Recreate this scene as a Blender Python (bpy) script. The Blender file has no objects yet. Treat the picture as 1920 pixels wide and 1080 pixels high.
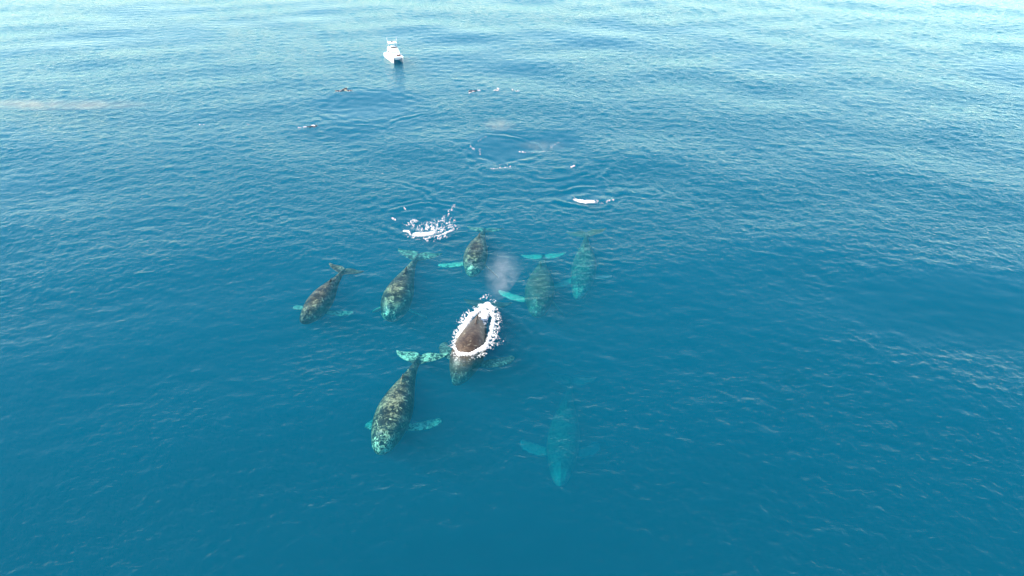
import bpy, bmesh, math, random
import numpy as np
from mathutils import Vector, Matrix

R = math.radians
scene = bpy.context.scene
col = scene.collection

# ------------------------------------------------------------------ camera
CAM_H = 41.0
PITCH = R(29.2)
F1920 = 1478.0
cam_data = bpy.data.cameras.new("camera")
cam_data.sensor_width = 36.0
cam_data.lens = F1920 / 1920.0 * 36.0
cam_data.clip_start = 0.5
cam_data.clip_end = 30000.0
cam = bpy.data.objects.new("camera", cam_data)
cam.location = (0, 0, CAM_H)
cam.rotation_euler = (math.pi / 2 - PITCH, 0, 0)
col.objects.link(cam)
scene.camera = cam

# ------------------------------------------------------------------ sky and sun
SUN_EL = R(40.0)
SUN_AZ = R(250.0)          # clockwise from +Y seen from above: behind the camera and to its left
world = bpy.data.worlds.new("World")
scene.world = world
world.use_nodes = True
wn, wl = world.node_tree.nodes, world.node_tree.links
wn.clear()
sky = wn.new("ShaderNodeTexSky")
sky.sky_type = 'NISHITA'
sky.sun_disc = False
sky.sun_elevation = SUN_EL
sky.sun_rotation = SUN_AZ
sky.altitude = 0.0
sky.air_density = 1.0
sky.dust_density = 0.7
sky.ozone_density = 0.3
bg = wn.new("ShaderNodeBackground")
bg.inputs["Strength"].default_value = 0.125
wo = wn.new("ShaderNodeOutputWorld")
wl.new(sky.outputs[0], bg.inputs["Color"])
wl.new(bg.outputs[0], wo.inputs["Surface"])

sun_data = bpy.data.lights.new("sun", 'SUN')
sun_data.energy = 3.2
sun_data.angle = R(0.5)
sun_data.color = (1.0, 0.93, 0.83)
sun = bpy.data.objects.new("sun", sun_data)
sd = Vector((math.sin(SUN_AZ) * math.cos(SUN_EL), math.cos(SUN_AZ) * math.cos(SUN_EL), math.sin(SUN_EL)))
sun.rotation_euler = sd.to_track_quat('Z', 'Y').to_euler()
sun.location = sd * 100
col.objects.link(sun)

vs = scene.view_settings
scene.display_settings.display_device = 'sRGB'
vs.view_transform = 'Standard'
vs.look = 'None'
vs.exposure = 1.75
vs.gamma = 1.0
vs.use_curve_mapping = False

cy = scene.cycles
cy.max_bounces = 8
cy.diffuse_bounces = 2
cy.glossy_bounces = 3
cy.transmission_bounces = 4
cy.volume_bounces = 0
cy.transparent_max_bounces = 12
cy.use_denoising = True
try:
    cy.denoiser = 'OPENIMAGEDENOISE'
    cy.denoising_input_passes = 'RGB_ALBEDO_NORMAL'
    cy.denoising_prefilter = 'ACCURATE'
except Exception:
    pass
cy.sample_clamp_indirect = 6.0
cy.caustics_reflective = False
cy.caustics_refractive = False

# ------------------------------------------------------------------ helpers
CP, SP = math.cos(PITCH), math.sin(PITCH)


def at(px, py, z=0.0):
    """world point on the level z under a point of the 1920 x 1080 picture"""
    u = (px - 960.0) / F1920
    v = (py - 540.0) / F1920
    t = (CAM_H - z) / (SP + v * CP)
    return np.array((u * t, t * (CP - v * SP), z))


def tag(o, label, cat, group=None, kind=None):
    if label:
        o["label"] = label
    if cat:
        o["category"] = cat
    if group:
        o["group"] = group
    if kind:
        o["kind"] = kind
    return o


def smoothstep(a, b, x):
    t = np.clip((x - a) / (b - a), 0, 1)
    return t * t * (3 - 2 * t)


def mesh_np(name, verts, tris=None, quads=None, mat=None, parent=None, smooth=True):
    me = bpy.data.meshes.new(name)
    verts = np.asarray(verts, dtype=np.float32)
    nt = 0 if tris is None else len(tris)
    nq = 0 if quads is None else len(quads)
    me.vertices.add(len(verts))
    me.vertices.foreach_set("co", verts.ravel())
    loops = []
    if nq:
        loops.append(np.asarray(quads, dtype=np.int32).ravel())
    if nt:
        loops.append(np.asarray(tris, dtype=np.int32).ravel())
    loops = np.concatenate(loops)
    me.loops.add(len(loops))
    me.loops.foreach_set("vertex_index", loops)
    me.polygons.add(nq + nt)
    starts = np.concatenate([np.arange(nq) * 4, nq * 4 + np.arange(nt) * 3]).astype(np.int32)
    me.polygons.foreach_set("loop_start", starts)
    if smooth:
        me.polygons.foreach_set("use_smooth", np.ones(nq + nt, dtype=bool))
    me.update(calc_edges=True)
    me.validate()
    if mat:
        me.materials.append(mat)
    o = bpy.data.objects.new(name, me)
    col.objects.link(o)
    if parent:
        o.parent = parent
    return o


def bm_obj(name, bm, mat, parent=None, smooth=False):
    me = bpy.data.meshes.new(name)
    bmesh.ops.recalc_face_normals(bm, faces=bm.faces)
    bm.to_mesh(me)
    bm.free()
    if smooth:
        for p in me.polygons:
            p.use_smooth = True
    me.materials.append(mat)
    o = bpy.data.objects.new(name, me)
    col.objects.link(o)
    if parent:
        o.parent = parent
    return o


def new_mat(name):
    m = bpy.data.materials.new(name)
    m.use_nodes = True
    m.node_tree.nodes.clear()
    return m, m.node_tree.nodes, m.node_tree.links


class NT:
    """little node helper"""
    def __init__(self, m):
        self.n, self.l = m.node_tree.nodes, m.node_tree.links

    def add(self, t, **kw):
        nd = self.n.new(t)
        for k, v in kw.items():
            setattr(nd, k, v)
        return nd

    def set(self, nd, key, val):
        s = nd.inputs[key]
        if hasattr(val, "is_output"):
            self.l.new(val, s)
        else:
            s.default_value = val

    def math(self, op, a, b=None, c=None, clamp=False):
        nd = self.add("ShaderNodeMath", operation=op, use_clamp=clamp)
        self.set(nd, 0, a)
        if b is not None:
            self.set(nd, 1, b)
        if c is not None:
            self.set(nd, 2, c)
        return nd.outputs[0]

    def ramp(self, fac, stops):
        nd = self.add("ShaderNodeValToRGB")
        el = nd.color_ramp.elements
        while len(el) > 1:
            el.remove(el[-1])
        el[0].position, el[0].color = stops[0][0], (*stops[0][1], 1)
        for p, c in stops[1:]:
            e = el.new(p)
            e.color = (*c, 1)
        self.l.new(fac, nd.inputs[0])
        return nd.outputs[0]

    def noise(self, vec, scale, detail=3, rough=0.55, dist=0.0):
        nd = self.add("ShaderNodeTexNoise")
        self.l.new(vec, nd.inputs["Vector"])
        nd.inputs["Scale"].default_value = scale
        nd.inputs["Detail"].default_value = detail
        nd.inputs["Roughness"].default_value = rough
        nd.inputs["Distortion"].default_value = dist
        return nd.outputs[0]


# value noise in numpy (for foam outlines and skin)
_rng = np.random.default_rng(11)
_LAT = _rng.random((256, 256)).astype(np.float32)


def vnoise(x, y):
    xi, yi = np.floor(x).astype(int), np.floor(y).astype(int)
    fx, fy = x - xi, y - yi
    fx, fy = fx * fx * (3 - 2 * fx), fy * fy * (3 - 2 * fy)
    a = _LAT[xi % 256, yi % 256]
    b = _LAT[(xi + 1) % 256, yi % 256]
    c = _LAT[xi % 256, (yi + 1) % 256]
    d = _LAT[(xi + 1) % 256, (yi + 1) % 256]
    return (a * (1 - fx) + b * fx) * (1 - fy) + (c * (1 - fx) + d * fx) * fy


def fbm(x, y, octaves=4, gain=0.5):
    s, a, t = 0, 1.0, 0
    for i in range(octaves):
        s = s + a * vnoise(x * 2 ** i + 17.3 * i, y * 2 ** i + 5.1 * i)
        t += a
        a *= gain
    return s / t


# ------------------------------------------------------------------ the sea surface
rw = np.random.default_rng(5)
WAVES = []          # (kx, ky, amplitude, phase, wavelength, band)
WIND = R(75.0)


def add_band(n, lmin, lmax, mss, spread, band):
    for _ in range(n):
        lam = math.exp(rw.uniform(math.log(lmin), math.log(lmax)))
        th = WIND + rw.normal(0, spread)
        k = 2 * math.pi / lam
        amp = math.sqrt(2 * mss / n) / k
        WAVES.append((k * math.cos(th), k * math.sin(th), amp, rw.uniform(0, 6.283), lam, band))


add_band(6, 12, 30, 0.0004, 0.5, 0)
add_band(30, 1.4, 4.5, 0.0020, 0.9, 1)
add_band(60, 0.65, 1.5, 0.0068, 1.0, 2)
add_band(40, 0.4, 0.65, 0.0080, 1.2, 3)

# smooth patches: prints left by the whales, and the slick at the right
CALM = []


def calm_spot(px, py, rx, ry, k):
    p = at(px, py)
    CALM.append((p[0], p[1], rx, ry, k))


calm_spot(942, 275, 5.5, 9.0, 0.95)
calm_spot(1000, 262, 5.0, 5.0, 0.45)
calm_spot(690, 196, 10.0, 11.0, 0.8)
calm_spot(1085, 352, 4.0, 6.0, 0.7)
calm_spot(800, 405, 4.5, 6.0, 0.7)
calm_spot(1050, 262, 4.0, 5.0, 0.7)
calm_spot(1790, 575, 15.0, 9.0, 0.9)
calm_spot(1450, 122, 12.0, 9.0, 0.55)
calm_spot(740, 225, 8.0, 9.0, 0.4)
calm_spot(745, 760, 6.0, 8.0, 0.45)
calm_spot(890, 650, 6.0, 8.0, 0.35)


def calm(x, y):
    c = np.zeros_like(x)
    wob = 0.35 * (fbm(x * 0.22 + 40, y * 0.22 + 7, 3) - 0.5)
    for (cx, cy_, rx, ry, k) in CALM:
        d = np.sqrt(((x - cx) / rx) ** 2 + ((y - cy_) / ry) ** 2) + wob
        c = np.maximum(c, k * (1 - smoothstep(0.55, 1.25, d)))
    # broad wind patches
    c = np.maximum(c, 0.55 * smoothstep(0.5, 0.74, fbm(x / 26.0 + 3, y / 34.0 + 9, 3)))
    return c


RINGS = []


def ring(px, py, r0, lam, amp, width, a0=0, a1=360, ex=1.0):
    p = at(px, py)
    RINGS.append((p[0], p[1], r0, lam, amp, width, R(a0), R(a1), ex))


ring(942, 278, 6.3, 2.0, 0.055, 2.0)
ring(1000, 285, 9.5, 3.0, 0.08, 3.5, 200, 340)
ring(960, 290, 17.0, 3.6, 0.09, 5.0, 190, 350)
ring(690, 200, 11.0, 2.6, 0.05, 3.5)
ring(800, 412, 5.5, 1.8, 0.06, 2.2)
ring(1090, 365, 5.0, 1.8, 0.06, 2.4)
ring(893, 640, 6.5, 1.5, 0.035, 2.5)
ring(820, 440, 11.0, 2.6, 0.05, 4.0, 20, 160)


def eta(x, y, h=None):
    """height of the water at x, y; h = local spacing of the mesh"""
    c = calm(x, y)
    gust = 0.4 + 1.2 * fbm(x / 11.0 + 60, y / 15.0 + 31, 3)
    fac = [1.0, 1.0 - 0.3 * c, (1 - 0.8 * c) * gust, (1 - 0.95 * c) * gust]
    ih = None if h is None else 1.0 / h
    z = np.zeros_like(x)
    fine = np.zeros_like(x)
    for kx, ky, a, ph, lam, b in WAVES:
        w = a * np.cos(kx * x + ky * y + ph)
        if h is not None and b >= 1:
            w = w * np.clip(lam * 0.625 * ih - 1.25, 0, 1)
        if b >= 1:
            fine += w * fac[b]
        else:
            z += w * fac[b]
    fine = fine + 6.0 * (fine * np.abs(fine)) * (fine > 0)      # peaked crests
    z = z + fine
    for cx, cy_, r0, lam, amp, width, a0, a1, ex in RINGS:
        dx, dy = x - cx, y - cy_
        r = np.hypot(dx, dy) * (1 + 1.1 * (fbm(x * 0.12 + cx, y * 0.12, 3) - 0.5))
        m = np.exp(-((r - r0) / width) ** 2)
        if a1 - a0 < 6.2:
            an = np.mod(np.arctan2(dy, dx), 2 * math.pi)
            m = m * smoothstep(a0, a0 + 0.5, an) * (1 - smoothstep(a1 - 0.5, a1, an))
        m = m * (0.1 + 1.1 * vnoise(x * 0.25 + 9, y * 0.25))
        wv = np.cos((r - r0) * 2 * math.pi / lam + 1.5 * vnoise(x * 0.15, y * 0.15 + 30))
        z = z + amp * m * wv
    return z


def axis(core0, core1, base, grow, lo, hi, far):
    """graded coordinates: fine from core0 to core1, coarser out to lo and hi, then out to far"""
    pts = list(np.arange(core0, core1, base))
    p, = [pts[-1]]
    while p < hi:
        p += base + grow * (p - core1)
        pts.append(p)
    st = pts[-1] - pts[-2]
    while p < far:
        st *= 1.35
        p += st
        pts.append(p)
    left = []
    p = core0
    while p > lo:
        p -= base + grow * (core0 - p)
        left.append(p)
    st = (left[-2] - left[-1]) if len(left) > 1 else base
    while p > -far:
        st *= 1.35
        p -= st
        left.append(p)
    return np.array(left[::-1] + pts)


SEA_DEPTH = 70.0
xs = axis(-34, 34, 0.18, 0.0025, -172, 172, 9000)
ys = axis(32, 48, 0.18, 0.0025, 30, 270, 9000)
X, Y = np.meshgrid(xs.astype(np.float32), ys.astype(np.float32))
hx = np.gradient(xs)[None, :]
hy = np.gradient(ys)[:, None]
H = np.maximum(hx + 0 * hy, hy + 0 * hx).astype(np.float32)
Z = eta(X, Y, H) * np.clip((400 - np.abs(X)) / 150, 0, 1) * np.clip((600 - np.abs(Y)) / 250, 0, 1)
ny, nx = X.shape
top = np.stack([X, Y, Z], -1).reshape(-1, 3)
idx = np.arange(nx * ny).reshape(ny, nx)
q = np.stack([idx[:-1, :-1], idx[:-1, 1:], idx[1:, 1:], idx[1:, :-1]], -1).reshape(-1, 4)
x0_, x1_, y0_, y1_ = xs[0], xs[-1], ys[0], ys[-1]
b0 = nx * ny
corners = [(x0_, y0_), (x1_, y0_), (x1_, y1_), (x0_, y1_)]
boxv = np.array([(cx_, cy_, 0.0) for cx_, cy_ in corners] + [(cx_, cy_, -SEA_DEPTH) for cx_, cy_ in corners])
qs = b0 + np.array([(0, 4, 5, 1), (1, 5, 6, 2), (2, 6, 7, 3), (3, 7, 4, 0), (7, 6, 5, 4)])
verts = np.concatenate([top, boxv])

m, n, l = new_mat("sea_water")
t = NT(m)
out = t.add("ShaderNodeOutputMaterial")
geo = t.add("ShaderNodeNewGeometry")
tc = t.add("ShaderNodeTexCoord")
att = t.add("ShaderNodeAttribute", attribute_name="ripple")
pos = tc.outputs["Object"]
n1 = t.noise(pos, 1.6, 2, 0.6, 0.4)
n2 = t.noise(pos, 5.0, 1, 0.6, 0.2)
hgt = t.math('ADD', t.math('MULTIPLY', n1, 0.11), t.math('MULTIPLY', n2, 0.026))
hgt = t.math('MULTIPLY', hgt, att.outputs["Fac"])
bump = t.add("ShaderNodeBump")
bump.inputs["Strength"].default_value = 1.0
bump.inputs["Distance"].default_value = 1.0
t.set(bump, "Height", hgt)
dot = t.add("ShaderNodeVectorMath", operation='DOT_PRODUCT')
l.new(bump.outputs[0], dot.inputs[0])
l.new(geo.outputs["Incoming"], dot.inputs[1])
ca = t.math('ABSOLUTE', dot.outputs["Value"])
fr = t.math('POWER', t.math('SUBTRACT', 1.0, ca, clamp=True), 6.2)     # seen through a polarising filter: steeper than 5
fr = t.math('MULTIPLY_ADD', fr, 0.992, 0.008, clamp=True)
gl = t.add("ShaderNodeBsdfGlossy")
gl.inputs["Color"].default_value = (0.88, 1.0, 0.89, 1)  # green-cyan cast of the reflected skylight, put into the gloss colour
gl.inputs["Roughness"].default_value = 0.0
l.new(bump.outputs[0], gl.inputs["Normal"])
tr = t.add("ShaderNodeBsdfTransparent")
mx = t.add("ShaderNodeMixShader")
l.new(fr, mx.inputs[0])
l.new(tr.outputs[0], mx.inputs[1])
l.new(gl.outputs[0], mx.inputs[2])
l.new(mx.outputs[0], out.inputs["Surface"])
sc_ = t.add("ShaderNodeVolumeScatter")
sc_.inputs["Color"].default_value = (0.03, 0.57, 0.765, 1)
sc_.inputs["Density"].default_value = 0.065
sc_.inputs["Anisotropy"].default_value = 0.0
ab = t.add("ShaderNodeVolumeAbsorption")
ab.inputs["Color"].default_value = (0.02, 0.735, 0.830, 1)
ab.inputs["Density"].default_value = 0.40
av = t.add("ShaderNodeAddShader")
l.new(sc_.outputs[0], av.inputs[0])
l.new(ab.outputs[0], av.inputs[1])
l.new(av.outputs[0], out.inputs["Volume"])
M_SEA = m

sea = mesh_np("sea", verts, quads=np.concatenate([q, qs]), mat=M_SEA)
tag(sea, "rippled deep blue open sea around the whales", "sea", kind="structure")
rip = np.ones(len(verts), dtype=np.float32)
rip[:nx * ny] = ((1 - 0.93 * calm(X, Y)) * (0.7 + 0.6 * fbm(X / 9.0, Y / 9.0, 3))).ravel()
a_ = sea.data.attributes.new("ripple", 'FLOAT', 'POINT')
a_.data.foreach_set("value", rip)
del X, Y, Z, H, top


# ------------------------------------------------------------------ whales
def skin_material(name, dark, light, pale, caustic_mott=1.0, pn=3.2):
    m, n, l = new_mat(name)
    t = NT(m)
    out = t.add("ShaderNodeOutputMaterial")
    bs = t.add("ShaderNodeBsdfPrincipled")
    tc = t.add("ShaderNodeTexCoord")
    oi = t.add("ShaderNodeObjectInfo")
    va = t.add("ShaderNodeVectorMath", operation='ADD')
    l.new(tc.outputs["Object"], va.inputs[0])
    l.new(oi.outputs["Location"], va.inputs[1])
    p = va.outputs[0]
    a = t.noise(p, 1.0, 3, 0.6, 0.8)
    b = t.noise(p, 2.7, 3, 0.65, 1.4)  # skin mottle, with the dapple of caustic light put into the colour
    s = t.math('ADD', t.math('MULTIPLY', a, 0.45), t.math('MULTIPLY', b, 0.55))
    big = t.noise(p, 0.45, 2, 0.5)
    s = t.math('MULTIPLY', t.math('SUBTRACT', s, 0.5), t.math('MULTIPLY_ADD', big, 7.0 * caustic_mott, 2.0 * caustic_mott))
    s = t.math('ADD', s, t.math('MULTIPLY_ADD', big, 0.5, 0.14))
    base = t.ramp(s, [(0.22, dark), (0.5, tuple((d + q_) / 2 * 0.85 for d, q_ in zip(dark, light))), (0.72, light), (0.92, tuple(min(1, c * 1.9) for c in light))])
    att = t.add("ShaderNodeAttribute", attribute_name="pale")
    pm = t.math('MULTIPLY_ADD', t.math('SUBTRACT', b, 0.5), pn, att.outputs["Fac"])
    pm = t.math('MULTIPLY', t.math('SUBTRACT', pm, 0.35), 1.5, clamp=True)
    mixc = t.add("ShaderNodeMix", data_type='RGBA')
    l.new(pm, mixc.inputs[0])
    l.new(base, mixc.inputs[6])
    mixc.inputs[7].default_value = (*pale, 1)
    l.new(mixc.outputs[2], bs.inputs["Base Color"])
    bs.inputs["Roughness"].default_value = 0.42
    bs.inputs["Specular IOR Level"].default_value = 0.4
    bp = t.add("ShaderNodeBump")
    bp.inputs["Strength"].default_value = 0.5
    bp.inputs["Distance"].default_value = 0.08
    t.set(bp, "Height", b)
    l.new(bp.outputs[0], bs.inputs["Normal"])
    l.new(bs.outputs[0], out.inputs["Surface"])
    return m


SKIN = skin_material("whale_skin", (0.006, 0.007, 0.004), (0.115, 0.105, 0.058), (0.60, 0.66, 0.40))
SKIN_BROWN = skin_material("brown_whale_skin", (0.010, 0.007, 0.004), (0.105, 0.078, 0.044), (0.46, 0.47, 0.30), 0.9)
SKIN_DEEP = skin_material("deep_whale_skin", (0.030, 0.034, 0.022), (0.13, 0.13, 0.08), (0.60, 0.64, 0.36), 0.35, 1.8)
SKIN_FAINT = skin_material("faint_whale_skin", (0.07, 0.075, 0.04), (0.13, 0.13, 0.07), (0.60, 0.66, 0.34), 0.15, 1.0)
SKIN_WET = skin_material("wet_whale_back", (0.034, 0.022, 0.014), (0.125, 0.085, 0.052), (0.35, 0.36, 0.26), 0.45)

# stations of the body: s, half width, height above and below the axis, all in body lengths
ST = np.array([
    (0.000, 0.008, 0.005, 0.008), (0.012, 0.020, 0.012, 0.020), (0.030, 0.031, 0.019, 0.034), (0.070, 0.047, 0.030, 0.054),
    (0.120, 0.063, 0.044, 0.072), (0.180, 0.080, 0.062, 0.088), (0.250, 0.095, 0.078, 0.102), (0.330, 0.106, 0.089, 0.110),
    (0.410, 0.111, 0.094, 0.110), (0.490, 0.107, 0.093, 0.101), (0.570, 0.093, 0.087, 0.086), (0.650, 0.072, 0.077, 0.069),
    (0.730, 0.050, 0.063, 0.054), (0.800, 0.033, 0.051, 0.044), (0.870, 0.021, 0.039, 0.034), (0.920, 0.016, 0.029, 0.026),
    (0.955, 0.016, 0.018, 0.016), (0.985, 0.011, 0.008, 0.008)])


def loft_rings(rings, cap=True):
    """rings: list of (n,3) arrays -> verts, quads, tris"""
    nr, k = len(rings), len(rings[0])
    v = np.concatenate(rings)
    qd, tr_ = [], []
    for i in range(nr - 1):
        for j in range(k):
            j2 = (j + 1) % k
            qd.append((i * k + j, i * k + j2, (i + 1) * k + j2, (i + 1) * k + j))
    c0 = v[:k].mean(0)
    c1 = v[-k:].mean(0)
    v = np.concatenate([v, [c0, c1]])
    a, b = nr * k, nr * k + 1
    for j in range(k):
        j2 = (j + 1) % k
        tr_.append((a, j2, j))
        tr_.append((b, (nr - 1) * k + j, (nr - 1) * k + j2))
    return v, qd, tr_


def foil(root, tip, fwd_root, up, chords, thick, stations, sweep, twist=0.0, k=12):
    """a flipper or half a fluke: sections from root to tip; chord along fwd, thickness along up"""
    rings = []
    span = tip - root
    for s, c, sw in zip(stations, chords, sweep):
        o = root + span * s
        ring_ = []
        for j in range(k):
            a = 2 * math.pi * j / k
            ring_.append(o + fwd_root * (math.cos(a) * c * 0.5 + sw) + up * (math.sin(a) * max(thick * c, 0.0035)))
        rings.append(np.array(ring_))
    return loft_rings(rings)


def whale_rest(fl_l, fl_r, fin=1.0, fl_len=0.27):
    """unit length whale, snout at x=0, tail at x=1, z up. fl = (sweep back, droop) of the flippers in degrees"""
    V, Q, T = [], [], []
    off = 0

    def push(v, qd, tr_):
        nonlocal off
        V.append(v)
        Q.extend([tuple(i + off for i in f) for f in qd])
        T.extend([tuple(i + off for i in f) for f in tr_])
        off += len(v)

    s_f = np.linspace(0, 0.985, 70)
    W = np.interp(s_f, ST[:, 0], ST[:, 1])
    U = np.interp(s_f, ST[:, 0], ST[:, 2])
    D = np.interp(s_f, ST[:, 0], ST[:, 3])
    ker = np.array([0.25, 0.5, 0.25])
    for arr in (W, U, D):
        arr[1:-1] = np.convolve(arr, ker, 'valid')
    rings = []
    k = 36
    for s, w, u, d in zip(s_f, W, U, D):
        a = np.linspace(0, 2 * math.pi, k, endpoint=False)
        ca, sa = np.cos(a), np.sin(a)
        yy = np.sign(ca) * np.abs(ca) ** 0.9 * w
        zz = np.where(sa > 0, np.abs(sa) ** 0.95 * u, -np.abs(sa) ** 0.9 * d)
        # flat rostrum with a middle ridge, splash guard before the blowholes, lower jaw wider
        hd = 1 - smoothstep(0.10, 0.2, s)
        if hd > 0:
            zz = np.where(sa > 0, zz + hd * 0.010 * np.exp(-(yy / 0.012) ** 2), zz)
            zz = np.where((sa > -0.05) & (sa < 0.35), zz - hd * 0.006, zz)
            yy = np.where(sa < 0.1, yy * (1 + 0.09 * hd), yy)
        zz = zz + 0.014 * np.exp(-((s - 0.165) / 0.022) ** 2) * np.exp(-(yy / 0.028) ** 2) * (sa > 0)
        # knuckles along the tail stock
        if s > 0.70:
            zz = zz + (sa > 0.9) * 0.004 * (0.5 + 0.5 * math.cos(s * 150))
        rings.append(np.stack([np.full(k, s), yy, zz], -1))
    push(*loft_rings(rings))
    # dorsal fin on its hump
    rings = []
    for hh, x0, x1, w in ((-0.02, 0.575, 0.715, 0.016), (0.0, 0.592, 0.705, 0.012), (0.010, 0.612, 0.696, 0.008),
                          (0.022, 0.638, 0.690, 0.0055), (0.032, 0.662, 0.692, 0.004), (0.038, 0.680, 0.694, 0.003)):
        a = np.linspace(0, 2 * math.pi, 12, endpoint=False)
        rings.append(np.stack([(x0 + x1) / 2 + np.cos(a) * (x1 - x0) / 2, np.sin(a) * w, np.full(12, 0.072 + hh * fin)], -1))
    push(*loft_rings(rings))
    # flippers
    for side, (sweep, droop) in ((1, fl_l), (-1, fl_r)):
        L = fl_len
        sw, dr = R(sweep), R(droop)
        dirv = np.array((math.sin(sw) * math.cos(dr), side * math.cos(sw) * math.cos(dr), -math.sin(dr)))
        root = np.array((0.345, side * 0.080, -0.045))
        fwd = np.array((-math.cos(sw), side * math.sin(sw), 0.0))
        up = np.cross(dirv, fwd) * side
        up /= np.linalg.norm(up)
        stt = [0, 0.12, 0.25, 0.40, 0.55, 0.70, 0.82, 0.92, 0.98, 1.0]
        ch = np.array([0.066, 0.078, 0.092, 0.098, 0.096, 0.090, 0.080, 0.066, 0.046, 0.022])
        kn = np.array([0, 0.002, 0.004, -0.002, 0.005, -0.002, 0.004, -0.001, 0, 0])   # knobbly leading edge
        sweepc = np.array([0, 0.004, 0.006, 0.005, 0.0, -0.008, -0.016, -0.026, -0.034, -0.038]) + kn
        push(*foil(root, root + dirv * L, fwd, up, ch, 0.085, stt, sweepc))
    # flukes
    for side in (1, -1):
        root = np.array((0.955, side * 0.004, 0.0))
        dirv = np.array((0.0, side, 0.0))
        fwd = np.array((-1.0, 0, 0))
        up = np.array((0, 0, 1.0))
        stt = [0, 0.08, 0.2, 0.35, 0.5, 0.65, 0.8, 0.9, 0.97, 1.0]
        lead = np.array([0.895, 0.902, 0.914, 0.927, 0.939, 0.952, 0.971, 0.989, 1.007, 1.019])
        trail = np.array([0.996, 1.008, 1.018, 1.021, 1.018, 1.016, 1.019, 1.023, 1.026, 1.026])
        ch = trail - lead
        mid = -((lead + trail) / 2 - 0.955)
        push(*foil(root, root + dirv * 0.185, fwd, up, ch, 0.075, stt, mid))
    return np.concatenate(V), Q, T


def poly3(p0, p1, p2, s):
    a = 2 * p0 + 2 * p2 - 4 * p1
    b = -3 * p0 - p2 + 4 * p1
    return p0 + b * s + a * s * s, b + 2 * a * s


rnd_w = random.Random(3)


def make_whale(head, mid, tail, zs, label, mat, fl_l=(25, 25), fl_r=(25, 25), roll=0.0, fin=1.0,
               pale_flip=1.0, pale_fluke=0.6, pale_head=0.2, pale_back=0.0, voxel=0.0055, wr=1.0, fl_len=0.27):
    v, Q, T = whale_rest(fl_l, fl_r, fin, fl_len)
    tmp = mesh_np("whale_tmp", v, tris=np.array(T), quads=np.array(Q))
    md = tmp.modifiers.new("remesh", 'REMESH')
    md.mode = 'VOXEL'
    md.voxel_size = voxel
    sm = tmp.modifiers.new("smooth", 'SMOOTH')
    sm.factor = 0.5
    sm.iterations = 2
    dg = bpy.context.evaluated_depsgraph_get()
    ev = tmp.evaluated_get(dg)
    me = bpy.data.meshes.new_from_object(ev)
    old = tmp.data
    bpy.data.objects.remove(tmp)
    bpy.data.meshes.remove(old)
    nv = len(me.vertices)
    co = np.empty(nv * 3, dtype=np.float32)
    me.vertices.foreach_get("co", co)
    co = co.reshape(-1, 3).astype(float)
    x, y, z = co[:, 0], co[:, 1], co[:, 2]
    wloc = np.interp(x, ST[:, 0], ST[:, 1])
    # tubercles on the rostrum and along the jaw
    rs = np.random.default_rng(2)
    bumps = np.zeros(nv)
    for i in range(34):
        bx_ = rs.uniform(0.02, 0.14)
        wy = np.interp(bx_, ST[:, 0], ST[:, 1])
        by_ = rs.choice([-1, 0, 1]) * wy * rs.uniform(0.5, 0.8)
        bumps += np.exp(-((x - bx_) ** 2 + (y - by_) ** 2) / 0.0042 ** 2) * (z > 0)
    co[:, 2] = z + 0.004 * np.clip(bumps, 0, 1.2)
    pale = np.zeros(nv)
    isflip = (x > 0.15) & (x < 0.62) & (np.abs(y) > wloc + 0.006)
    isflip |= (x > 0.2) & (x < 0.5) & (z < -0.13)
    pale = np.maximum(pale, np.where(isflip, pale_flip, 0))
    fk = (x > 0.93) * smoothstep(0.004, 0.018, np.abs(y))
    pale = np.maximum(pale, pale_fluke * fk)
    pale = np.maximum(pale, pale_head * (1 - smoothstep(0.06, 0.2, x)))  # lighter head: barnacles, and the sun on it painted into the colour
    pale = np.maximum(pale, pale_back * (1 - smoothstep(0.6, 0.85, x)))
    pale = np.maximum(pale, np.where(z < -0.045, 0.75, 0) * (1 - smoothstep(0.45, 0.6, x)) * (~isflip))
    pale = np.maximum(pale, 0.4 * np.clip(bumps, 0, 1))
    # pose along the spine
    h0, m0, t0 = (at(*head, zs[0]), at(*mid, zs[1]), at(*tail, zs[2]))
    s = co[:, 0][:, None]
    C, dC = poly3(h0, m0, t0, s)
    ss = np.linspace(0, 1, 60)[:, None]
    cc, _ = poly3(h0, m0, t0, ss)
    L = np.sqrt((np.diff(cc, axis=0) ** 2).sum(1)).sum()
    Tn = dC / np.linalg.norm(dC, axis=1, keepdims=True)
    B = np.cross(np.array([[0, 0, 1.0]]), Tn)
    B /= np.linalg.norm(B, axis=1, keepdims=True)
    N = np.cross(Tn, B)
    cr, sr = math.cos(R(roll)), math.sin(R(roll))
    yy, zz = co[:, 1][:, None] * L * wr, co[:, 2][:, None] * L * wr
    P = C + (yy * cr - zz * sr) * B + (yy * sr + zz * cr) * N
    base = h0 * 0.5 + t0 * 0.5
    P = P - base
    me.vertices.foreach_set("co", P.astype(np.float32).ravel())
    at_ = me.attributes.new("pale", 'FLOAT', 'POINT')
    at_.data.foreach_set("value", pale.astype(np.float32))
    me.polygons.foreach_set("use_smooth", np.ones(len(me.polygons), dtype=bool))
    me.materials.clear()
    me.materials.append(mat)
    me.update()
    me.name = "humpback_whale"
    o = bpy.data.objects.new("humpback_whale", me)
    o.location = base
    col.objects.link(o)
    tag(o, label, "whale", "humpback whales swimming together")
    print("whale L=%.1f" % L, label, nv)
    return o


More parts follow.
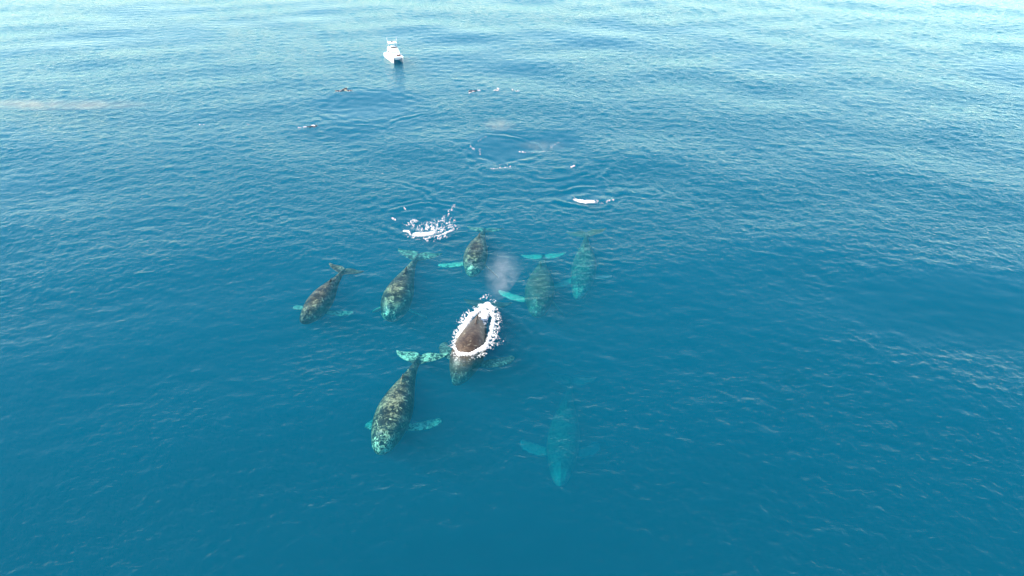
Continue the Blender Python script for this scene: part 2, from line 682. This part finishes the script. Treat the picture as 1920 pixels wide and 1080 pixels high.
make_whale((566, 604), (606, 558), (648, 503), (-1.15, -1.25, -0.75),
           "small brown whale at the far left of the pod, fluke spread at the surface", SKIN_BROWN,
           (26, 26), (20, 4), roll=8, pale_flip=0.7, pale_fluke=0.15, pale_head=0.15)
make_whale((728, 600), (750, 548), (786, 474), (-2.2, -1.5, -1.5),
           "dark mottled whale with greenish head, between the leftmost whale and the blow mist", SKIN,
           (48, 40), (48, 38), roll=4, pale_flip=0.9, pale_fluke=0.45, pale_head=0.45)
make_whale((884, 517), (894, 472), (910, 428), (-1.7, -1.35, -1.6),
           "dark mottled whale behind the blow mist with one turquoise flipper out to its side", SKIN,
           (-6, 8), (35, 50), roll=0, pale_flip=0.8, pale_fluke=0.35, pale_head=0.45)
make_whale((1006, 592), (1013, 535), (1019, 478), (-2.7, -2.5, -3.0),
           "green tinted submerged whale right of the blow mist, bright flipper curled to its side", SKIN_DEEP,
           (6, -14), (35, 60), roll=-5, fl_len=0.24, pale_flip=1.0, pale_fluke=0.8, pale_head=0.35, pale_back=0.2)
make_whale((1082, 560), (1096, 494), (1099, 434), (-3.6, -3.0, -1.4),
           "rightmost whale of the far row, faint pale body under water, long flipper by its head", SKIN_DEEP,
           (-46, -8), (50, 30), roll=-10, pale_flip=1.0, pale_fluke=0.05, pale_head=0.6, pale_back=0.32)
make_whale((852, 722), (884, 645), (914, 567), (-2.55, -0.62, -1.9),
           "surfacing whale with bare brown back and fin in a ring of white foam", SKIN_WET,
           (52, 6), (28, 4), roll=2, fin=1.35, pale_flip=0.4, pale_fluke=0.0, pale_head=0.35, wr=0.92)
make_whale((711, 850), (744, 762), (790, 664), (-1.65, -1.6, -1.4),
           "large dark mottled whale nearest the bottom with pale turquoise flukes", SKIN,
           (52, 26), (38, 16), roll=-4, pale_flip=0.68, pale_fluke=0.62, pale_head=0.5)
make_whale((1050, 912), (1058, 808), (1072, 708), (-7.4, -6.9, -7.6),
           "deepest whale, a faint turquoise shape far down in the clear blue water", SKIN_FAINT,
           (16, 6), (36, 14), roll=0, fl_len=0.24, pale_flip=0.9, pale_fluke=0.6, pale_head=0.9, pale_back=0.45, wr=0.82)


# ------------------------------------------------------------------ plain materials
def simple_mat(name, color, rough=0.5, spec=0.5, var=0.08, scale=3.0, metallic=0.0):
    m, n, l = new_mat(name)
    t = NT(m)
    out = t.add("ShaderNodeOutputMaterial")
    bs = t.add("ShaderNodeBsdfPrincipled")
    tc = t.add("ShaderNodeTexCoord")
    nz = t.noise(tc.outputs["Object"], scale, 4, 0.6)
    lo = tuple(c * (1 - var) for c in color)
    hi = tuple(min(1, c * (1 + var)) for c in color)
    l.new(t.ramp(nz, [(0.3, lo), (0.7, hi)]), bs.inputs["Base Color"])
    bs.inputs["Roughness"].default_value = rough
    bs.inputs["Specular IOR Level"].default_value = spec
    bs.inputs["Metallic"].default_value = metallic
    l.new(bs.outputs[0], out.inputs["Surface"])
    return m


M_GEL = simple_mat("white_gelcoat", (0.80, 0.80, 0.78), 0.3)
M_GLASS = simple_mat("tinted_cabin_glass", (0.035, 0.030, 0.030), 0.08, 0.6)
M_RAIL = simple_mat("steel_rail", (0.62, 0.63, 0.64), 0.25, metallic=0.9)
M_BROWN = simple_mat("brown_cushion", (0.13, 0.055, 0.045), 0.8)
M_ANTI = simple_mat("grey_bottom_paint", (0.12, 0.14, 0.15), 0.7)
M_BLACK = simple_mat("black_rubber", (0.02, 0.02, 0.022), 0.5)
M_SUIT = simple_mat("dark_wetsuit", (0.018, 0.022, 0.028), 0.5)
M_SKIN = simple_mat("skin", (0.30, 0.20, 0.14), 0.5)
M_HAIR = simple_mat("dark_hair", (0.03, 0.022, 0.016), 0.5)
M_FIN = simple_mat("pale_yellow_fin", (0.40, 0.38, 0.22), 0.4)
M_FINW = simple_mat("white_fin", (0.40, 0.42, 0.42), 0.4)

m, n, l = new_mat("white_foam")
t = NT(m)
out = t.add("ShaderNodeOutputMaterial")
bs = t.add("ShaderNodeBsdfPrincipled")
tc = t.add("ShaderNodeTexCoord")
nz = t.noise(tc.outputs["Object"], 6.0, 5, 0.7)
l.new(t.ramp(nz, [(0.3, (0.56, 0.57, 0.55)), (0.6, (0.74, 0.73, 0.70))]), bs.inputs["Base Color"])
cov = t.add("ShaderNodeAttribute", attribute_name="cover")
fz = t.noise(tc.outputs["Object"], 7.0, 3, 0.6, 0.8)
al = t.math('MULTIPLY_ADD', t.math('SUBTRACT', fz, 0.5), 1.7, cov.outputs["Fac"])
al = t.math('MULTIPLY', t.math('SUBTRACT', al, 0.10), 1.25, clamp=True)
l.new(al, bs.inputs["Alpha"])
bs.inputs["Roughness"].default_value = 0.85
bs.inputs["Specular IOR Level"].default_value = 0.2
bp = t.add("ShaderNodeBump")
bp.inputs["Strength"].default_value = 0.6
bp.inputs["Distance"].default_value = 0.04
t.set(bp, "Height", nz)
l.new(bp.outputs[0], bs.inputs["Normal"])
l.new(bs.outputs[0], out.inputs["Surface"])
M_FOAM = m


# ------------------------------------------------------------------ boat
def slab(bm, x0, x1, y0, y1, z0, z1, tx0=0.0, tx1=0.0, ty=0.0):
    """a block; its top is drawn in by tx0 at the back, tx1 at the front and ty at either side"""
    v = [bm.verts.new(p) for p in (
        (x0, y0, z0), (x1, y0, z0), (x1, y1, z0), (x0, y1, z0),
        (x0 + tx0, y0 + ty, z1), (x1 - tx1, y0 + ty, z1), (x1 - tx1, y1 - ty, z1), (x0 + tx0, y1 - ty, z1))]
    fs = [bm.faces.new([v[i] for i in f]) for f in ((3, 2, 1, 0), (4, 5, 6, 7), (0, 1, 5, 4), (1, 2, 6, 5), (2, 3, 7, 6), (3, 0, 4, 7))]
    return v


def tube(bm, pts, r, k=6):
    pts = [Vector(p) for p in pts]
    prev = None
    for i, p in enumerate(pts):
        d = (pts[min(i + 1, len(pts) - 1)] - pts[max(i - 1, 0)]).normalized()
        a = d.orthogonal().normalized()
        b = d.cross(a)
        ringv = [bm.verts.new(p + (a * math.cos(2 * math.pi * j / k) + b * math.sin(2 * math.pi * j / k)) * r) for j in range(k)]
        if prev:
            # match the nearest start vertex
            best = min(range(k), key=lambda s_: sum((ringv[(j + s_) % k].co - prev[j].co).length for j in range(k)))
            ringv = ringv[best:] + ringv[:best]
            for j in range(k):
                bm.faces.new((prev[j], prev[(j + 1) % k], ringv[(j + 1) % k], ringv[j]))
        else:
            bm.faces.new(ringv[::-1])
        prev = ringv
    bm.faces.new(prev)


def bevelled(bm, w=0.04, seg=2):
    bmesh.ops.bevel(bm, geom=[e for e in bm.edges], offset=w, segments=seg, affect='EDGES', clamp_overlap=True)


boat = bpy.data.objects.new("motor_catamaran", None)
bp_ = at(739.5, 111.5)
boat.location = (bp_[0], bp_[1], 0.03)
boat.scale = (0.74, 0.86, 0.72)
boat.rotation_euler = (R(0.8), R(-0.8), R(-90 + 23))
col.objects.link(boat)
tag(boat, "white twin hulled motor boat with flybridge drifting far behind the whales", "boat")

for side in (1, -1):
    bm = bmesh.new()
    prev = None
    xs_h = [-4.4, -3.6, -2.0, -0.4, 1.2, 2.4, 3.3, 3.95, 4.35, 4.5]
    for x in xs_h:
        f = smoothstep(0.4, 4.5, np.array(x))
        w = 0.50 * (1 - float(f) ** 1.3) + 0.035
        dk = 1.30 + 0.30 * max(0, (x + 1) / 5.5) ** 1.5
        kl = -0.45 + 0.35 * max(0, (x - 2.5) / 2.0) ** 2
        yc = side * 1.22
        flare = 1.0 + 0.18 * float(f)
        prof = [(-w * flare, dk), (-w, dk - 0.28), (-w * 0.92, 0.25), (-w * 0.55, -0.1), (0, kl), (w * 0.55, -0.1), (w * 0.92, 0.25), (w, dk - 0.28), (w * flare, dk)]
        rk = 0.12 * max(0, (x - 2.0) / 2.5)
        vr = [bm.verts.new((x + rk * (z_ / 1.5), yc + y_, z_)) for y_, z_ in prof]
        if prev:
            for j in range(len(vr)):
                j2 = (j + 1) % len(vr)
                bm.faces.new((prev[j], vr[j], vr[j2], prev[j2]))
        else:
            bm.faces.new(vr)
        prev = vr
    bm.faces.new(prev[::-1])
    hull = bm_obj("hull", bm, M_GEL, boat)
    bm = bmesh.new()
    tube(bm, [(x, side * (1.22 + 0.5 * (1 - float(smoothstep(0.4, 4.5, np.array(x))) ** 1.3) * 1.02 + 0.045), 1.06 + 0.30 * max(0, (x + 1) / 5.5) ** 1.5) for x in (-4.3, -2, 0, 1.5, 2.6, 3.4, 4.0)], 0.035)
    bm_obj("rub_rail", bm, M_BLACK, hull)
    bm = bmesh.new()
    slab(bm, -5.0, -4.42, side * 1.22 - 0.22, side * 1.22 + 0.22, 0.35, 1.25, 0.1, 0.0, 0.05)
    slab(bm, -4.95, -4.7, side * 1.22 - 0.07, side * 1.22 + 0.07, -0.6, 0.34, 0, 0, 0)
    bm_obj("outboard_motor", bm, M_ANTI, boat)

bm = bmesh.new()
slab(bm, -4.35, 4.0, -0.80, 0.80, 0.72, 1.34, 0, 0.0, 0)
bm_obj("bridge_deck", bm, M_GEL, boat)
bm = bmesh.new()
slab(bm, -4.38, 4.12, -1.62, 1.62, 1.345, 1.44, 0, 0.1, 0.05)
bevelled(bm, 0.02, 1)
bm_obj("deck", bm, M_GEL, boat)
bm = bmesh.new()
slab(bm, 3.9, 4.42, -1.28, 1.28, 1.20, 1.62, 0.06, 0.05, 0.02)
bevelled(bm, 0.05, 2)
bm_obj("bow_beam", bm, M_GEL, boat)
bm = bmesh.new()
slab(bm, -2.6, 2.35, -1.30, 1.30, 1.445, 2.85, 0.1, 1.05, 0.16)
bevelled(bm, 0.06, 2)
cabin = bm_obj("cabin", bm, M_GEL, boat)
# windscreen panes and side windows of the cabin
for y0, y1 in ((-1.02, -0.36), (-0.31, 0.31), (0.36, 1.02)):
    bm = bmesh.new()
    pts = []
    for (y_, tz) in ((y0, 0.50), (y1, 0.50), (y1 * 0.95, 0.90), (y0 * 0.95, 0.90)):
        pts.append((2.35 - 1.05 * tz + 0.012, y_, 1.445 + 1.405 * tz))
    v = [bm.verts.new(p) for p in pts] + [bm.verts.new((p[0] - 0.03, p[1], p[2] - 0.02)) for p in pts]
    for f in ((0, 1, 2, 3), (7, 6, 5, 4), (0, 4, 5, 1), (1, 5, 6, 2), (2, 6, 7, 3), (3, 7, 4, 0)):
        bm.faces.new([v[i] for i in f])
    bm_obj("windscreen_pane", bm, simple_mat("pale_windscreen", (0.42, 0.47, 0.48), 0.12) if "pale_windscreen" not in bpy.data.materials else bpy.data.materials["pale_windscreen"], cabin)
for side in (1, -1):
    for x0, x1 in ((-2.2, -1.2), (-1.1, -0.1), (0.0, 0.9)):
        bm = bmesh.new()
        yb, yt = side * (1.30 - 0.16 * 0.45 + 0.012), side * (1.30 - 0.16 * 0.85 + 0.012)
        pts = [(x0, yb, 2.08), (x1, yb, 2.08), (x1 - 0.05, yt, 2.62), (x0 + 0.03, yt, 2.62)]
        v = [bm.verts.new(p) for p in pts] + [bm.verts.new((p[0], p[1] - side * 0.03, p[2])) for p in pts]
        for f in ((0, 1, 2, 3), (7, 6, 5, 4), (0, 4, 5, 1), (1, 5, 6, 2), (2, 6, 7, 3), (3, 7, 4, 0)):
            bm.faces.new([v[i] for i in f])
        bm_obj("side_window", bm, M_GLASS, cabin)
# brown cushions in front of the cabin
for y0, y1 in ((0.10, 0.62), (0.66, 1.12)):
    bm = bmesh.new()
    slab(bm, 2.45, 2.95, y0, y1, 1.445, 1.95, 0.05, 0.12, 0.04)
    bevelled(bm, 0.05, 2)
    bm_obj("brown_seat", bm, M_BROWN, boat)
# flybridge
bm = bmesh.new()
slab(bm, -2.5, 0.95, -1.10, 1.10, 2.86, 3.45, 0.05, 0.35, 0.06)
bevelled(bm, 0.06, 2)
fly = bm_obj("flybridge", bm, M_GEL, boat)
bm = bmesh.new()
slab(bm, 0.36, 0.46, -0.9, 0.9, 3.455, 3.78, 0.0, 0.06, 0.08)
bm_obj("flybridge_windscreen", bm, M_GLASS, fly)
bm = bmesh.new()
slab(bm, -1.3, -0.8, -0.5, 0.5, 3.455, 4.05, 0.1, 0.1, 0.05)
bevelled(bm, 0.05, 2)
bm_obj("helm_seat", bm, M_GEL, fly)
bm = bmesh.new()
slab(bm, -2.3, 0.25, -1.05, 1.05, 4.85, 4.97, 0.08, 0.15, 0.06)
bevelled(bm, 0.03, 2)
roof = bm_obj("hardtop", bm, M_GEL, boat)
for x in (-2.1, 0.0):
    for side in (1, -1):
        bm = bmesh.new()
        tube(bm, [(x, side * 0.98, 3.4), (x, side * 0.94, 4.87)], 0.035)
        bm_obj("hardtop_post", bm, M_RAIL, roof)
for side in (1, -1):
    bm = bmesh.new()
    tube(bm, [(-0.6, side * 1.0, 3.5), (-1.4, side * 1.25, 6.4)], 0.03)
    bm_obj("outrigger_pole", bm, M_GEL, boat)
bm = bmesh.new()
slab(bm, -1.5, -0.9, -0.3, 0.3, 4.98, 5.18, 0.1, 0.1, 0.08)
bevelled(bm, 0.05, 2)
bm_obj("radar_dome", bm, M_GLASS, roof)
# bow rail
bm = bmesh.new()
railpts = [(1.6, 1.58, 2.05), (3.0, 1.52, 2.12), (4.1, 1.25, 2.18), (4.28, 0.9, 2.2), (4.28, -0.9, 2.2), (4.1, -1.25, 2.18), (3.0, -1.52, 2.12), (1.6, -1.58, 2.05)]
tube(bm, railpts, 0.022)
rail = bm_obj("bow_rail", bm, M_RAIL, boat)
for p in railpts[:3] + railpts[5:] + [(4.28, 0.4, 2.2), (4.28, -0.4, 2.2)]:
    bm = bmesh.new()
    tube(bm, [(p[0] - 0.03, p[1], 1.43), p], 0.018)
    bm_obj("rail_post", bm, M_RAIL, rail)


# ------------------------------------------------------------------ snorkellers
def person_mesh(kick):
    J = {
        "pel": ((0, 0, 0), 0.13), "waist": ((0.18, 0, 0.02), 0.115), "chest": ((0.40, 0, 0.03), 0.14), "neck": ((0.56, 0, 0.05), 0.06),
        "head0": ((0.64, 0, 0.06), 0.085), "head1": ((0.77, 0, 0.05), 0.09),
        "shL": ((0.47, 0.17, 0.03), 0.07), "elL": ((0.62, 0.36, -0.05), 0.045), "wrL": ((0.84, 0.33, -0.10), 0.033), "haL": ((0.96, 0.31, -0.12), 0.035),
        "shR": ((0.47, -0.17, 0.03), 0.07), "elR": ((0.34, -0.38, -0.08), 0.045), "wrR": ((0.16, -0.36, -0.16), 0.033), "haR": ((0.05, -0.35, -0.18), 0.035),
        "hiL": ((-0.08, 0.10, 0), 0.10), "knL": ((-0.48, 0.13, -0.02 - kick), 0.062), "anL": ((-0.88, 0.13, 0.05 - kick * 0.4), 0.042), "toL": ((-1.02, 0.13, 0.03 - kick * 0.4), 0.035),
        "hiR": ((-0.08, -0.10, 0), 0.10), "knR": ((-0.48, -0.13, 0.0 + kick * 0.3), 0.062), "anR": ((-0.88, -0.13, -0.04 + kick), 0.042), "toR": ((-1.02, -0.13, -0.06 + kick), 0.035)}
    E = [("pel", "waist"), ("waist", "chest"), ("chest", "neck"), ("neck", "head0"), ("head0", "head1"), ("chest", "shL"), ("shL", "elL"), ("elL", "wrL"), ("wrL", "haL"),
         ("chest", "shR"), ("shR", "elR"), ("elR", "wrR"), ("wrR", "haR"), ("pel", "hiL"), ("hiL", "knL"), ("knL", "anL"), ("anL", "toL"),
         ("pel", "hiR"), ("hiR", "knR"), ("knR", "anR"), ("anR", "toR")]
    names = list(J)
    me = bpy.data.meshes.new("tmp")
    me.from_pydata([J[k_][0] for k_ in names], [(names.index(a), names.index(b)) for a, b in E], [])
    o = bpy.data.objects.new("tmp", me)
    col.objects.link(o)
    sk = o.modifiers.new("skin", 'SKIN')
    for i, k_ in enumerate(names):
        d = me.skin_vertices[0].data[i]
        d.radius = (J[k_][1], J[k_][1])
        d.use_root = (k_ == "pel")
    sb = o.modifiers.new("sub", 'SUBSURF')
    sb.levels = 2
    sb.render_levels = 2
    dg = bpy.context.evaluated_depsgraph_get()
    res = bpy.data.meshes.new_from_object(o.evaluated_get(dg))
    bpy.data.objects.remove(o)
    bpy.data.meshes.remove(me)
    res.materials.clear()
    for mm in (M_SUIT, M_HAIR, M_SKIN):
        res.materials.append(mm)
    for p in res.polygons:
        c = p.center
        p.use_smooth = True
        p.material_index = 0
        if c.x > 0.58 and abs(c.y) < 0.13:
            p.material_index = 1 if c.z > 0.04 else 2
        elif (c.x > 0.80 and c.y > 0.2) or (c.y < -0.3 and c.x < 0.18 and c.x > -0.05):
            p.material_index = 2
    return res, (J["toL"][0], J["toR"][0])


def snorkeller(px, py, yaw, kick, label, fin_mat, group=None):
    me, toes = person_mesh(kick)
    me.name = "person"
    o = bpy.data.objects.new("person", me)
    p = at(px, py)
    zz = float(eta(np.array([p[0]]), np.array([p[1]]))[0])
    o.location = (p[0], p[1], zz + 0.02)
    o.rotation_euler = (0, 0, R(yaw))
    col.objects.link(o)
    tag(o, label, "person", group)
    for tx, ty, tz in toes:
        bm = bmesh.new()
        slab(bm, tx - 0.52, tx + 0.06, ty - 0.11, ty + 0.11, tz - 0.02, tz + 0.02, 0.0, 0.0, 0.03)
        bm_obj("swim_fin", bm, fin_mat, o)
    bm = bmesh.new()
    tube(bm, [(0.80, 0.09, -0.04), (0.74, 0.12, 0.05), (0.66, 0.11, 0.24), (0.64, 0.11, 0.36)], 0.016)
    bm_obj("snorkel", bm, M_FIN, o)
    return o


G = "people floating in the water by the boat"
snorkeller(636, 171, 200, 0.10, "snorkeller leftmost in the group of three floating between boat and whales", M_FIN, G)
snorkeller(646, 168, 60, 0.14, "snorkeller in the middle of the group of three floating near the boat", M_FINW, G)
snorkeller(654, 170, 320, 0.10, "snorkeller rightmost in the group of three floating near the boat", M_FINW, G)
snorkeller(586, 237, 20, 0.16, "lone snorkeller kicking up a white splash left of the group of three", M_FINW, G)
snorkeller(886, 171, 195, 0.12, "lone dark snorkeller swimming right of the boat amid small splashes", M_FINW, G)


# ------------------------------------------------------------------ foam
def seg_dist(x, y, a, b):
    ax, ay = a
    bx, by = b
    dx, dy = bx - ax, by - ay
    tt = np.clip(((x - ax) * dx + (y - ay) * dy) / (dx * dx + dy * dy + 1e-9), 0, 1)
    return np.hypot(x - ax - tt * dx, y - ay - tt * dy)


def foam(name, strokes, label, res=0.06, hmax=0.25, noise=4.5, seed=0, drops=0, cat="foam", lift=0.02):
    """strokes: (list of picture points on the water, half width in m, fullness 0..1)"""
    S = []
    for pts, w, full in strokes:
        S.append(([tuple(at(*p)[:2]) for p in pts], w, full))
    allp = np.array([p for pts, w, f in S for p in pts])
    mw = max(w for _, w, _ in S) * 1.6
    x0, y0 = allp.min(0) - mw
    x1, y1 = allp.max(0) + mw
    gx, gy = np.arange(x0, x1, res), np.arange(y0, y1, res)
    X, Y = np.meshgrid(gx, gy)
    nz = fbm(X * noise + seed * 3.7, Y * noise * 0.7 + seed * 1.9, 4, 0.6)
    nz2 = fbm(X * noise * 3.1 + seed, Y * noise * 3.1 + 9, 3, 0.7)
    cell = 1 - np.abs(2 * fbm(X * noise * 1.3 + 50, Y * noise * 1.3 + seed, 3) - 1) * 2.2     # lacy ridges
    M = np.full_like(X, -1.0)
    for pts, w, full in S:
        d = np.full_like(X, 1e9)
        for a, b in zip(pts[:-1], pts[1:]) if len(pts) > 1 else [(pts[0], pts[0])]:
            d = np.minimum(d, seg_dist(X, Y, a, b))
        body = 1 - d / w
        if full > 0.6:      # churned white water
            lace = 0.45 * (nz - 0.5) / 0.15 + 0.35 * (nz2 - 0.5) / 0.15
            mm = (body - 0.45) * (0.8 + 1.6 * full) + lace * (0.75 - 0.4 * full) + (full - 0.75) * 1.6
        else:               # a net of thin foam lines
            mm = full * 1.9 * np.clip(body * 1.6, -1, 1) - np.abs(nz - 0.5) / 0.12 - 0.35 * np.abs(nz2 - 0.45) / 0.15
        mm = np.where(d > w * 1.35, -1, mm)
        M = np.maximum(M, mm)
    M = np.clip(M, -1, 1)
    Zw = eta(X, Y)
    hz = np.clip(M, 0, 1) ** 0.7
    Zt = Zw + lift + hmax * hz * (0.45 + 0.7 * nz)
    Zb = Zw - 0.02
    ny, nx = X.shape
    idx = np.arange(nx * ny).reshape(ny, nx)
    q = np.stack([idx[:-1, :-1], idx[:-1, 1:], idx[1:, 1:], idx[1:, :-1]], -1).reshape(-1, 4)
    keep = (M.ravel()[q] > -0.28).sum(1) >= 3
    q = q[keep]
    V = np.concatenate([np.stack([X, Y, Zt], -1).reshape(-1, 3), np.stack([X, Y, Zb], -1).reshape(-1, 3)])
    qb = q[:, ::-1] + nx * ny
    # walls along the ragged edge
    ed = np.concatenate([q[:, [0, 1]], q[:, [1, 2]], q[:, [2, 3]], q[:, [3, 0]]])
    key = np.sort(ed, 1)
    _, inv, cnt = np.unique(key[:, 0].astype(np.int64) * (nx * ny) + key[:, 1], return_inverse=True, return_counts=True)
    be = ed[cnt[inv] == 1]
    qw = np.stack([be[:, 1], be[:, 0], be[:, 0] + nx * ny, be[:, 1] + nx * ny], -1)
    Q = np.concatenate([q, qb, qw])
    used = np.unique(Q)
    remap = np.zeros(len(V), dtype=np.int64)
    remap[used] = np.arange(len(used))
    V, Q = V[used], remap[Q]
    T = []
    if drops:
        rg = np.random.default_rng(seed + 1)
        octa = np.array([(1, 0, 0), (-1, 0, 0), (0, 1, 0), (0, -1, 0), (0, 0, 1), (0, 0, -1)], float)
        of = np.array([(0, 2, 4), (2, 1, 4), (1, 3, 4), (3, 0, 4), (2, 0, 5), (1, 2, 5), (3, 1, 5), (0, 3, 5)])
        cand = np.argwhere(M > 0.05)
        vs_, ts_ = [V], []
        n0 = len(V)
        for i in range(drops):
            iy, ix = cand[rg.integers(len(cand))]
            c = np.array((X[iy, ix] + rg.normal(0, 0.35), Y[iy, ix] + rg.normal(0, 0.45), Zt[iy, ix] + abs(rg.normal(0, hmax * 1.1))))
            vs_.append(c + octa * rg.uniform(0.006, 0.022))
            ts_.append(of + n0)
            n0 += 6
        V = np.concatenate(vs_)
        T = np.concatenate(ts_)
    cover = np.ones(len(V), dtype=np.float32)
    cv = np.clip((np.concatenate([M.ravel(), M.ravel()])[used] + 0.28) / 1.1, 0, 1)
    cover[:len(cv)] = cv
    base = V.mean(0)
    base[2] = 0
    o = mesh_np(name, V - base, tris=T if len(T) else None, quads=Q, mat=M_FOAM)
    o.location = base
    ca_ = o.data.attributes.new("cover", 'FLOAT', 'POINT')
    ca_.data.foreach_set("value", cover)
    tag(o, label, cat, kind="stuff")
    return o


foam("foam", [([(905, 577), (882, 594), (867, 620), (859, 648)], 0.5, 0.86),
              ([(903, 574), (875, 594), (861, 622), (854, 655)], 0.8, 0.40),
              ([(857, 650), (862, 664), (880, 664), (898, 658), (911, 651)], 0.5, 0.9),
              ([(912, 650), (921, 625), (926, 600), (920, 580)], 0.42, 0.66),
              ([(914, 655), (925, 632), (931, 604), (925, 578)], 0.75, 0.38),
              ([(903, 578), (914, 571), (923, 580)], 0.8, 0.66),
              ([(885, 650), (900, 610), (910, 585)], 0.9, 0.7),
              ([(905, 560), (915, 555), (928, 566)], 0.5, 0.3),
              ([(852, 655), (858, 674), (884, 672), (915, 660), (940, 640)], 0.6, 0.25)],
     "ragged ring of white foam around the back of the surfacing whale", res=0.05, hmax=0.14, noise=3.2, seed=1, drops=200)
foam("foam", [([(781, 439), (795, 439), (810, 437)], 0.8, 0.74), ([(790, 430), (806, 427), (816, 430)], 0.9, 0.42),
              ([(757, 433), (768, 436)], 0.28, 0.7), ([(830, 439), (849, 431)], 0.28, 0.64), ([(824, 432), (838, 421), (848, 427)], 1.1, 0.32),
              ([(818, 424), (832, 408), (846, 394), (852, 385)], 0.42, 0.30), ([(764, 420), (778, 414), (772, 424)], 0.7, 0.38),
              ([(768, 440), (800, 449), (832, 443)], 0.9, 0.34), ([(775, 425), (800, 420), (845, 412)], 1.0, 0.26)],
     "large broken white splash behind the dark whales, left of centre", res=0.05, hmax=0.16, noise=2.8, seed=2, drops=260)
foam("foam", [([(1081, 376), (1088, 379), (1100, 381), (1113, 380)], 0.42, 0.85), ([(1076, 374), (1095, 376), (1118, 379)], 0.7, 0.33),
              ([(1116, 380), (1132, 381), (1150, 376)], 0.35, 0.3)],
     "small bright white curl of foam behind the rightmost whales", res=0.05, hmax=0.2, noise=3.5, seed=3, drops=60)
foam("foam", [([(922, 318), (935, 317), (948, 315), (958, 312)], 0.34, 0.40), ([(938, 310), (950, 310)], 0.34, 0.22)],
     "thin streak of foam below the round smooth patch of water", hmax=0.10, seed=4, drops=20)
foam("foam", [([(975, 284), (1000, 286), (1025, 283), (1040, 270), (1052, 266)], 0.30, 0.25), ([(975, 284), (985, 285)], 0.30, 0.58)],
     "line of foam flecks right of the round smooth patch", hmax=0.08, seed=5)
foam("foam", [([(882, 275), (890, 281)], 0.34, 0.32), ([(895, 266), (912, 256)], 0.30, 0.22), ([(900, 279), (900, 290)], 0.26, 0.29)],
     "scattered foam flecks left of the round smooth patch", hmax=0.07, seed=6)
foam("foam", [([(1071, 313), (1077, 311)], 0.24, 0.65)], "single small white fleck between foam streak and bright curl", hmax=0.14, seed=7)
foam("foam", [([(736, 409), (741, 412)], 0.26, 0.58), ([(758, 390), (762, 393)], 0.17, 0.50)],
     "two small white flecks left of the large broken splash", hmax=0.13, seed=8)
foam("foam", [([(879, 176), (888, 172)], 0.30, 0.50)], "small white splash around the lone dark snorkeller", hmax=0.14, seed=9)
foam("foam", [([(928, 171), (936, 172)], 0.38, 0.58), ([(932, 167), (935, 168)], 0.26, 0.65)], "small white splash in the middle of the row right of the boat", hmax=0.21, seed=10)
foam("foam", [([(960, 169), (963, 170)], 0.34, 0.58), ([(968, 173), (972, 172)], 0.26, 0.36)], "small white splash at the right end of the row behind the whales", hmax=0.21, seed=11)
foam("foam", [([(585, 236), (590, 237)], 0.30, 0.65), ([(560, 239), (564, 239)], 0.26, 0.50)], "small white splash by the lone kicking snorkeller", hmax=0.21, seed=12)
foam("foam", [([(374, 233), (381, 233)], 0.30, 0.43), ([(395, 229), (425, 227)], 0.34, 0.14), ([(460, 231), (468, 233)], 0.26, 0.25)],
     "faint scattered foam flecks alone far out on the left", hmax=0.08, seed=13)
foam("foam", [([(632, 173), (640, 174)], 0.30, 0.43), ([(650, 173), (656, 172)], 0.26, 0.43)], "white splashes among the three snorkellers", hmax=0.14, seed=14)


# ------------------------------------------------------------------ mist of the blows
def mist(px, py, dims, density, label, lean=(0, 0), seed=0, base_z=0.0, nscale=1.0, tint=(0.90, 0.95, 0.98), wid=(0.35, 0.85)):
    m, n, l = new_mat("mist_%d" % seed)
    t = NT(m)
    out = t.add("ShaderNodeOutputMaterial")
    tc = t.add("ShaderNodeTexCoord")
    mp = t.add("ShaderNodeMapping")
    mp.inputs["Location"].default_value = (-1, -1, -0.5)
    mp.inputs["Scale"].default_value = (2, 2, 1.55)
    l.new(tc.outputs["Generated"], mp.inputs[0])
    ln = t.add("ShaderNodeVectorMath", operation='LENGTH')
    l.new(mp.outputs[0], ln.inputs[0])
    fall = t.math('POWER', t.math('SUBTRACT', 1.0, ln.outputs["Value"], clamp=True), 1.4)
    nz = t.noise(tc.outputs["Object"], nscale, 4, 0.65, 0.8)
    nz = t.math('MULTIPLY', t.math('SUBTRACT', nz, 0.36), 4.0, clamp=True)
    d = t.math('MULTIPLY', t.math('MULTIPLY', fall, nz), density)
    pv = t.add("ShaderNodeVolumePrincipled")
    pv.inputs["Color"].default_value = (*tint, 1)
    pv.inputs["Anisotropy"].default_value = 0.2
    l.new(d, pv.inputs["Density"])
    l.new(pv.outputs[0], out.inputs["Volume"])
    bm = bmesh.new()
    bmesh.ops.create_icosphere(bm, subdivisions=3, radius=1.0)
    for v in bm.verts:
        h = (v.co.z + 1) / 2
        wd = wid[0] + wid[1] * h
        v.co = Vector((v.co.x * dims[0] / 2 * wd + lean[0] * h, v.co.y * dims[1] / 2 * wd + lean[1] * h, h * dims[2]))
    o = bm_obj("blow_mist", bm, m, None, True)
    p = at(px, py)
    o.location = (p[0], p[1], base_z)
    tag(o, label, "mist", kind="stuff")
    return o


mist(925, 580, (5.2, 4.2, 6.4), 0.5, "pale grey puff of mist blown up behind the surfacing whale", (1.6, 2.2), 1, 0.3)
BEIGE = (1.0, 0.88, 0.68)
mist(935, 243, (7.0, 7.0, 1.6), 0.25, "thin beige mist drifting over the water above the round smooth patch", (0, 0), 2, 0.25, 0.5, BEIGE, (0.9, 0.2))
mist(1015, 283, (9.0, 5.0, 1.5), 0.16, "thin beige mist drifting over the foam flecks right of the smooth patch", (0, 0), 3, 0.25, 0.5, BEIGE, (0.9, 0.2))
mist(95, 206, (46.0, 7.0, 1.8), 0.24, "long pale beige band of mist low over the water at the far left", (0, 0), 4, 0.25, 0.22, BEIGE, (0.9, 0.2))
